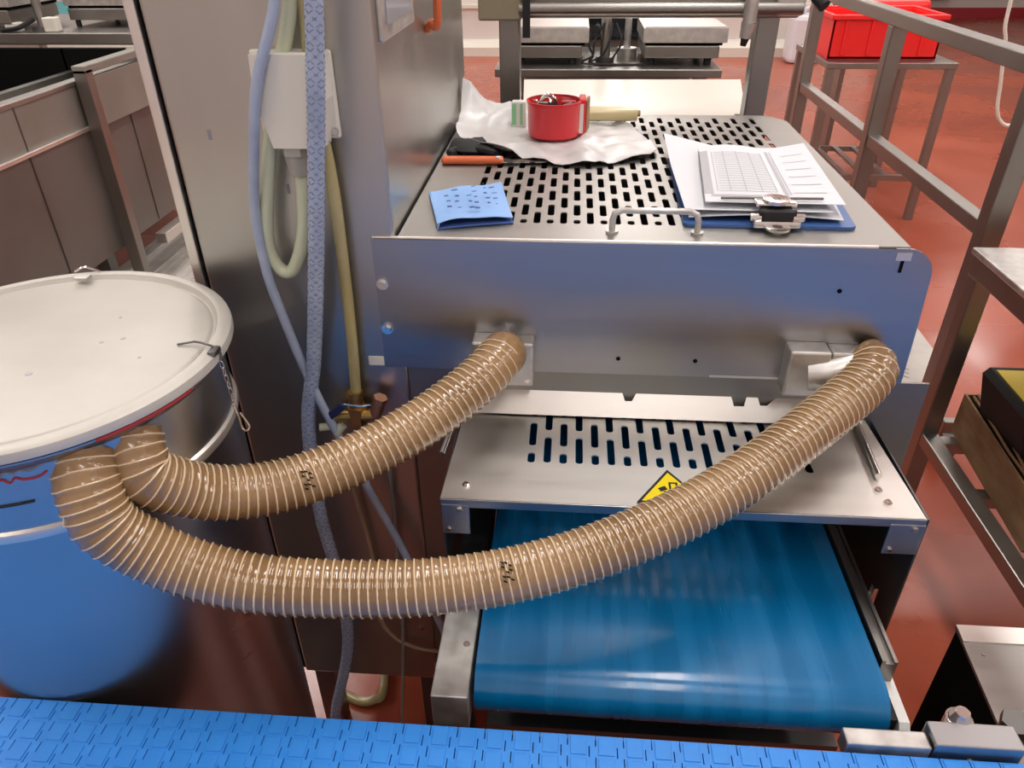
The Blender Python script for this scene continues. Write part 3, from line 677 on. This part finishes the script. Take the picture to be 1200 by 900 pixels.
# ------------------------------------------------------------------ machine frame just behind the top
fr = thing('portal_frame', (.15, 1.8, 0), 'steel portal frame with grey square posts behind the machine top', 'frame')
for x in (-.143, .41): B().box(x-.023, x+.023, 1.775, 1.82, 0, 1.335, .003).out('post', 'steel_frame', fr)
b = B(); b.box(-.12, .47, 1.765, 1.80, 1.305, 1.36, .006); b.cyl((-.12, 1.755, 1.325), (.47, 1.755, 1.325), .012); b.out('cross_beam', 'steel_frame', fr)
B().box(-.208, -.115, 1.75, 1.80, 1.302, 1.36, .004).out('clamp_block', 'clamp', fr)
B().box(-.112, -.096, 1.74, 1.752, 1.27, 1.36).out('black_pad', 'black', fr)
B().box(.415, .475, 1.75, 1.81, 1.31, 1.36, .008).out('end_cap', 'cast', fr)
k = B(); k.cyl((.362, 1.74, 1.40), (.362, 1.74, 1.30), .014); k.cyl((.362, 1.74, 1.30), (.358, 1.74, 1.27), .016, .012); k = k.out('hanging_nozzle', 'cast', fr)
B().cyl((.358, 1.74, 1.27), (.356, 1.74, 1.255), .009, .006).out('tip', 'black', k)
b = B(); b.cyl((.50, 1.78, 1.345), (.515, 1.76, 1.328), .013); b.cyl((.475, 1.78, 1.345), (.50, 1.78, 1.345), .006); b.out('clamp_knob', 'black', fr)
ot = thing('outfeed_table', (.14, 2.05, 0), 'white plastic topped table between the two back posts', 'table')
B().prism([(-.117, 1.84), (.383, 1.845), (.383, 1.86), (.41, 1.86), (.476, 2.29), (-.142, 2.275)], 'z', 1.072, 1.09).out('top', 'white_board', ot)
for x in (-.07, .36):
    for y in (1.9, 2.2): B().box(x-.02, x+.02, y-.02, y+.02, 0, 1.072).out('leg', 'steel_frame', ot)
# dead plate between board and beam
# ------------------------------------------------------------------ weighing units
def weigher(name, x0, x1, y0, y1, z, h, label, shadow=True):
    t = thing(name, ((x0+x1)/2, (y0+y1)/2, z), label, 'weighing unit', 'pale weighing units')
    b = B(); b.prism([(x0, z+h*.62), (x1, z+h*.62), (x1, z+h), (x0, z+h)], 'y', y0, y1)
    b.out('load_plate', 'cast', t)
    B().prism([(x0+.005, y0+.004), (x1-.005, y0+.004), (x1-.02, y1-.02), (x0+.02, y1-.02)], 'z', z+h, z+h+.004).out('plate_top', 'steel_cover', t)
    B().box(x0+.012, x1-.012, y0+.012, y1-.012, z+h*.54, z+h*.62).out('gap_shade', 'void', t)  # black fill standing in for shade in the gap under the plate
    B().box(x0+.006, x1-.02, y0+.006, y1-.006, z+h*.2, z+h*.54, .004).out('base_unit', 'steel_frame', t)
    for x in (x0+.03, x1-.05):
        for y in (y0+.03, y1-.03): B().cyl((x, y, z), (x, y, z+h*.22), .012, seg=10).out('foot', 'black', t)
    return t
bm_ = thing('back_stand', (.15, 2.75, 0), 'long steel stand carrying two weighing units behind the splash board', 'stand')
B().box(-.25, .46, 2.5, 2.95, 1.055, 1.08, .003).out('table_plate', 'steel_frame', bm_)
for x in (-.2, .4):
    for y in (2.55, 2.9): B().box(x-.02, x+.02, y-.02, y+.02, 0, 1.055).out('leg', 'steel_frame', bm_)
weigher('weighing_unit', -.20, .045, 2.56, 2.86, 1.08, .11, 'pale weighing unit on the back stand, left of the cable pole')
weigher('weighing_unit', .215, .475, 2.56, 2.86, 1.08, .11, 'pale weighing unit on the back stand, right of the cable pole')
pl = thing('cable_pole', (.09, 2.6, 1.08), 'steel pole with looping black cables between the weighing units', 'pole')
B().cyl((.10, 2.62, 1.08), (.10, 2.62, 1.30), .016).out('pole', 'steel_frame', pl); B().cyl((.175, 2.70, 1.08), (.175, 2.70, 1.30), .011).out('pole', 'cast', pl)
B().cyl((.1, 2.62, 1.08), (.1, 2.62, 1.1), .03).out('foot_flange', 'steel_dark', pl)
B().cyl((.175, 2.7, 1.08), (.175, 2.7, 1.115), .032, seg=16).out('foot_flange', 'cast', pl)
for k in range(4):
    a = k*.9; b = B(); b.tube([(.1+.03*cos(a), 2.60, 1.2), (.1+.055*cos(a+.5), 2.575, 1.15), (.1+.045*cos(a+.9), 2.57, 1.11), (.1+.07*cos(a+1.4), 2.57, 1.086), (.13+.03*k, 2.56, 1.084)], .0035, 6); b.out('cable', 'black', pl)
B().cyl((.075, 2.60, 1.185), (.065, 2.575, 1.185), .012).out('cable_socket', 'black', pl)
sc_ = thing('display_cabinet', (.12, 3.1, 0), 'black fronted cabinet behind the two weighing units', 'cabinet')
B().box(-.25, .42, 3.12, 3.35, 0, 1.20, .004).out('body', 'steel_frame', sc_)
for x0, x1 in ((.02, .115), (.13, .255)): B().box(x0, x1, 3.10, 3.12, 1.085, 1.185, .002).out('black_window', 'dark_glass', sc_)
B().box(-.25, .60, 3.05, 3.12, 1.205, 1.225, .002).out('top_rail', 'steel_cover', sc_)

# ------------------------------------------------------------------ machine at the left edge
lm = thing('left_machine', (-2.6, 3.4, 0), 'long low steel machine with a black open trough at the left', 'machine')
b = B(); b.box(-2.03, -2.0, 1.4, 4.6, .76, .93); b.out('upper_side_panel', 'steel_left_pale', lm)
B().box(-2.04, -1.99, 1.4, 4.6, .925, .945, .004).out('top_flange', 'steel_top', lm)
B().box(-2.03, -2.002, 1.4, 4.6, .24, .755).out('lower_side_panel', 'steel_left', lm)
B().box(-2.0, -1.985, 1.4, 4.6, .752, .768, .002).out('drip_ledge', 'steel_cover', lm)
for y in (1.9, 2.62, 3.35): B().box(-2.0, -1.998, y, y+.006, .25, .93).out('panel_joint', 'steel_dark', lm)
for y in (2.12, 2.2):
    screw((-2.0, y, .715), (1, 0, 0), .014, lm, 'latch_knob')
B().box(-2.3, -2.03, 1.4, 4.6, .84, .86).out('inner_ledge', 'steel_frame', lm)
B().box(-2.33, -2.29, 1.4, 4.6, .80, .90).out('inner_rail', 'steel_frame', lm)
B().box(-3.2, -2.33, 1.4, 4.6, .78, .80).out('black_belt', 'void', lm)
B().box(-3.2, -2.33, 3.5, 3.54, .8, .99).out('end_shade_sheet', 'void', lm)  # black sheet added to darken the open trough end
B().box(-2.34, -2.05, 3.5, 3.54, .86, .99).out('end_shade_sheet', 'void', lm)  # same added darkening beside the inner rail
B().box(-3.2, -3.19, 1.4, 3.5, .8, .945).out('inner_shade_sheet', 'void', lm)  # black sheet added to darken the far inside of the trough
B().box(-3.24, -3.2, 1.4, 4.6, .2, .95).out('far_side_panel', 'steel_wall', lm)
for x in (-3.1, -2.1):
    for y in (1.6, 3.0, 4.4): B().box(x-.03, x+.03, y-.03, y+.03, 0, .3).out('leg', 'steel_dark', lm)
B().box(-2.34, -2.05, 1.9, 2.32, .93, .96, .003).out('side_clamp', 'steel_frame', lm)
gf = thing('tube_barrier', (-1.95, 3.4, 0), 'square tube guard frame standing against the left machine', 'frame')
B().box(-1.985, -1.93, 3.0, 3.05, 0, .985, .003).out('post', 'steel_frame', gf)
B().box(-1.985, -1.93, 3.0, 4.5, .97, 1.0, .003).out('top_bar', 'steel_left_pale', gf)
B().box(-1.985, -1.93, 4.45, 4.5, 0, .97, .003).out('post', 'steel_frame', gf)
B().box(-1.97, -1.95, 3.06, 4.45, .76, .95, .002).out('infill_panel', 'steel_left_pale', gf)
B().box(-1.985, -1.93, 3.25, 4.45, .16, .21, .003).out('bottom_bar', 'steel_cover', gf)
cr = thing('cross_frame', (-2.4, 3.9, 0), 'steel cross frame carrying the weighing units at upper left', 'frame')
B().box(-3.4, -1.98, 3.55, 4.3, 1.0, 1.05, .004).out('beam', 'steel_frame', cr)
for x in (-3.32, -2.02): B().box(x-.02, x+.02, 3.9, 3.96, .945 if x > -3 else 0, 1.0).out('leg', 'steel_frame', cr)
weigher('weighing_unit', -2.98, -2.56, 3.56, 3.95, 1.05, .17, 'pale weighing unit at the far left picture edge')
weigher('weighing_unit', -2.42, -1.97, 3.75, 4.15, 1.05, .15, 'pale weighing unit beside the left edge of the control cabinet')
pp = thing('slanted_pole', (-2.5, 3.7, 1.05), 'grey steel pole between the two upper left weighing units', 'pole')
B().cyl((-2.48, 3.64, 1.05), (-2.5, 3.66, 1.5), .02).out('pole', 'steel_frame', pp); B().cyl((-2.48, 3.64, 1.05), (-2.48, 3.64, 1.07), .05).out('flange', 'steel_dark', pp)
B().box(-2.62, -2.56, 3.57, 3.62, 1.05, 1.09, .005).out('terminal_box', 'cream_plastic', pp); B().box(-2.44, -2.38, 3.58, 3.63, 1.05, 1.11, .005).out('terminal_box', 'cream_plastic', pp)
B().tube([(-2.5, 3.62, 1.1), (-2.55, 3.56, 1.07), (-2.63, 3.56, 1.06)], .01, 6).out('cable', 'black', pp)
te = thing('teal_conveyor', (-3.6, 6, 0), 'teal belted conveyor far behind the upper left weighing units', 'conveyor')
B().box(-4.6, -2.6, 5.3, 6.6, .84, .9).out('belt', 'teal', te); B().box(-4.6, -2.6, 5.25, 5.3, .80, .93).out('rail', 'steel_frame', te)
for x in (-4.5, -2.7):
    for y in (5.35, 6.5): B().box(x-.03, x+.03, y-.03, y+.03, 0, .84).out('leg', 'steel_frame', te)

# ------------------------------------------------------------------ guard rail on the right
ra = thing('guard_rail', (1.04, 2.7, 0), 'square tube steel guard rail running back along the right side', 'railing')
X = 1.02
for y in (1.80, 2.67, 3.58): B().box(X-.024, X+.024, y-.024, y+.024, 0, 1.185, .003).out('post', 'steel_frame', ra)
B().box(X-.024, X+.024, .6, 3.75, 1.185, 1.225, .003).out('top_rail', 'steel_frame', ra)
B().box(X-.02, X+.02, 2.694, 3.556, .815, .853, .003).out('middle_rail', 'steel_frame', ra)
B().box(X-.02, X+.02, 1.824, 2.646, .815, .853, .003).out('middle_rail', 'steel_frame', ra)

# ------------------------------------------------------------------ stand with red crate
sd = thing('crate_stand', (1.65, 4.55, 0), 'square steel stand with a slatted lower shelf under the red crate', 'stand')
B().box(1.30, 1.95, 4.2, 4.85, .80, .83, .003).out('table_plate', 'steel_frame', sd)
for x in (1.325, 1.925):
    for y in (4.225, 4.825): B().box(x-.02, x+.02, y-.02, y+.02, 0, .80, .002).out('leg', 'steel_frame', sd)
for y in (4.225, 4.825): B().box(1.345, 1.905, y-.015, y+.015, .22, .25).out('shelf_rail', 'steel_frame', sd)
for k in range(5): x = 1.40+.11*k; B().box(x, x+.03, 4.24, 4.81, .235, .25).out('shelf_slat', 'steel_frame', sd)
ck = thing('red_crate', (1.6, 4.55, .83), 'bright red plastic crate standing on the steel stand', 'crate')
b = B(); x0, x1, y0, y1, z0, z1 = 1.32, 1.87, 4.30, 4.72, .832, 1.03
b.box(x0, x1, y0, y0+.012, z0, z1, .002); b.box(x0, x1, y1-.012, y1, z0, z1, .002); b.box(x0, x0+.012, y0, y1, z0, z1, .002); b.box(x1-.012, x1, y0, y1, z0, z1, .002); b.box(x0, x1, y0, y1, z0, z0+.012)
b.out('shell', 'red_crate', ck)
b = B(); b.box(x0-.015, x1+.015, y0-.015, y0+.01, z1-.012, z1+.012, .004); b.box(x0-.015, x1+.015, y1-.01, y1+.015, z1-.012, z1+.012, .004); b.box(x0-.015, x0+.01, y0, y1, z1-.012, z1+.012, .004); b.box(x1-.01, x1+.015, y0, y1, z1-.012, z1+.012, .004); b.out('rim', 'red_crate', ck)
for k in range(4): B().box(x0+.06+.13*k, x0+.075+.13*k, y0-.008, y0, z0+.02, z1-.015, .001).out('rib', 'red_crate', ck)
ck2 = thing('red_crate', (1.98, 5.1, .0), 'second red crate whose rounded top shows behind the first', 'crate')
B().box(1.62, 2.1, 5.05, 5.4, .72, 1.04, .03).out('shell', 'red_crate', ck2)
for x in (1.68, 2.04): B().box(x-.015, x+.015, 5.1, 5.35, 0, .72).out('leg', 'steel_frame', ck2)

# ------------------------------------------------------------------ canister, wall bits, hanging cord
cn = thing('white_canister', (2.6, 9.45, 0), 'cloudy white plastic canister standing by the back wall', 'canister')
B().box(2.42, 2.80, 9.3, 9.6, .002, .50, .05).out('body', 'canister', cn)
B().cyl((2.5, 9.42, .50), (2.5, 9.42, .56), .04).out('cap', 'black', cn)
B().tube([(2.56, 9.45, .49), (2.58, 9.45, .56), (2.70, 9.45, .56), (2.74, 9.45, .49)], .018, 8).out('grip', 'canister', cn)
tag(B().box(4.75, 5.9, 13.45, 13.6, .30, .36, .01).out('wall_bench', 'cream_plastic'), 'pale long shelf along the far right wall', 'shelf')
dp = thing('dark_pallet', (7.2, 12.3, 0), 'dark blue stacked pallet by the far right wall', 'pallet')
for k in range(4): B().box(6.75, 7.9, 11.9, 12.7, .04+.09*k, .07+.09*k).out('deck', 'navy', dp)
for k in range(3): B().box(6.8+.5*k, 6.9+.5*k, 11.92, 12.68, 0, .31).out('runner', 'navy', dp)
cd = B().tube([(2.0, 4.0, 1.9), (2.005, 4, 1.134), (2.039, 4, .953), (2.08, 4, .76), (2.10, 4, .66), (2.13, 4, .60), (2.183, 4, .573), (2.25, 4, .62), (2.32, 4, .72), (2.36, 4, .9), (2.4, 4, 1.9), (2.4, 4, 3.6)], .009, 8, n=10)
cd = cd.out('hanging_cord', 'cream_plastic'); tag(cd, 'pale cord hanging in a loop at the upper right', 'cord')

# ------------------------------------------------------------------ table on the right
tb = thing('steel_table', (1.3, 1.3, 0), 'steel table with open tube frame cut by the right picture edge', 'table')
X0, X1, Y0, Y1 = .915, 1.7, .98, 1.655
B().box(X0, X1, Y0, Y1, .835, .85, .003).out('table_top', 'cast', tb)
b = B(); b.box(X0+.004, X0+.04, Y0, Y1-.004, .79, .835, .002); b.box(X0+.042, X1, Y1-.04, Y1-.006, .79, .835, .002); b.out('apron', 'steel_frame', tb)
for x in (X0+.025, X1-.025):
    for y in (Y0+.03, Y1-.03): B().box(x-.021, x+.021, y-.021, y+.021, 0, .79, .003).out('leg', 'steel_frame', tb)
B().box(X0+.005, X0+.045, Y0+.05, Y1-.05, .33, .365, .003).out('lower_rail', 'steel_frame', tb)
for y in (1.565, 1.36, 1.12): B().box(X0+.045, X1, y, y+.035, .33, .36, .002).out('cross_rail', 'steel_frame', tb)
bxx = thing('cardboard_box', (1.25, 1.45, .36), 'open brown cardboard box on the lower rails of the steel table', 'box')
def wall_(p, q, z0, z1, th=.005):
    d = (Vector(q)-Vector(p)).normalized(); n = Vector((-d.y, d.x))*th
    return B().prism([p, q, (q[0]+n.x, q[1]+n.y), (p[0]+n.x, p[1]+n.y)], 'z', z0, z1)
wall_((1.0, 1.62), (.965, 1.19), .366, .475).out('side_wall', 'card', bxx)
wall_((1.0, 1.62), (1.5, 1.62), .362, .475).out('side_wall', 'card', bxx); wall_((1.5, 1.19), (1.5, 1.62), .362, .475).out('side_wall', 'card', bxx)
wall_((.965, 1.19), (1.5, 1.19), .362, .475).out('side_wall', 'card', bxx)
B().prism([(.965, 1.19), (1.5, 1.19), (1.5, 1.62), (1.0, 1.62)], 'z', .362, .366).out('bottom', 'card', bxx)
for k in range(3):
    b = B(); P = [(1.008+.010*k-.007*j+.004*random.random(), 1.60-.075*j, .478+.008*random.random()+.004*k) for j in range(6)]
    b.tube(P, .0035, 5, n=4); b.out('torn_edge', 'card', bxx)
tg = thing('black_case', (1.2, 1.42, .37), 'black case with a yellow label standing in the cardboard box', 'case')
b = B(); b.prism([(1.03, .37), (1.35, .37), (1.35, .60), (.985, .60), (.973, .585), (1.0, .48)], 'y', 1.35, 1.545); b.out('shell', 'black', tg)
B().prism([(.989, 1.365), (1.3, 1.365), (1.3, 1.53), (.992, 1.53)], 'z', .60, .602).out('top_label', 'yellow', tg)
cs = thing('castor_wheel', (.99, 1.7, 0), 'small dark castor on the floor behind the table leg', 'castor')
b = B(); b.cyl((1.20, 2.0, .05), (1.24, 2.0, .05), .05, seg=24); b.out('wheel', 'hose_grey', cs); B().box(1.195, 1.245, 1.985, 2.015, .05, .14, .004).out('fork', 'steel_frame', cs)
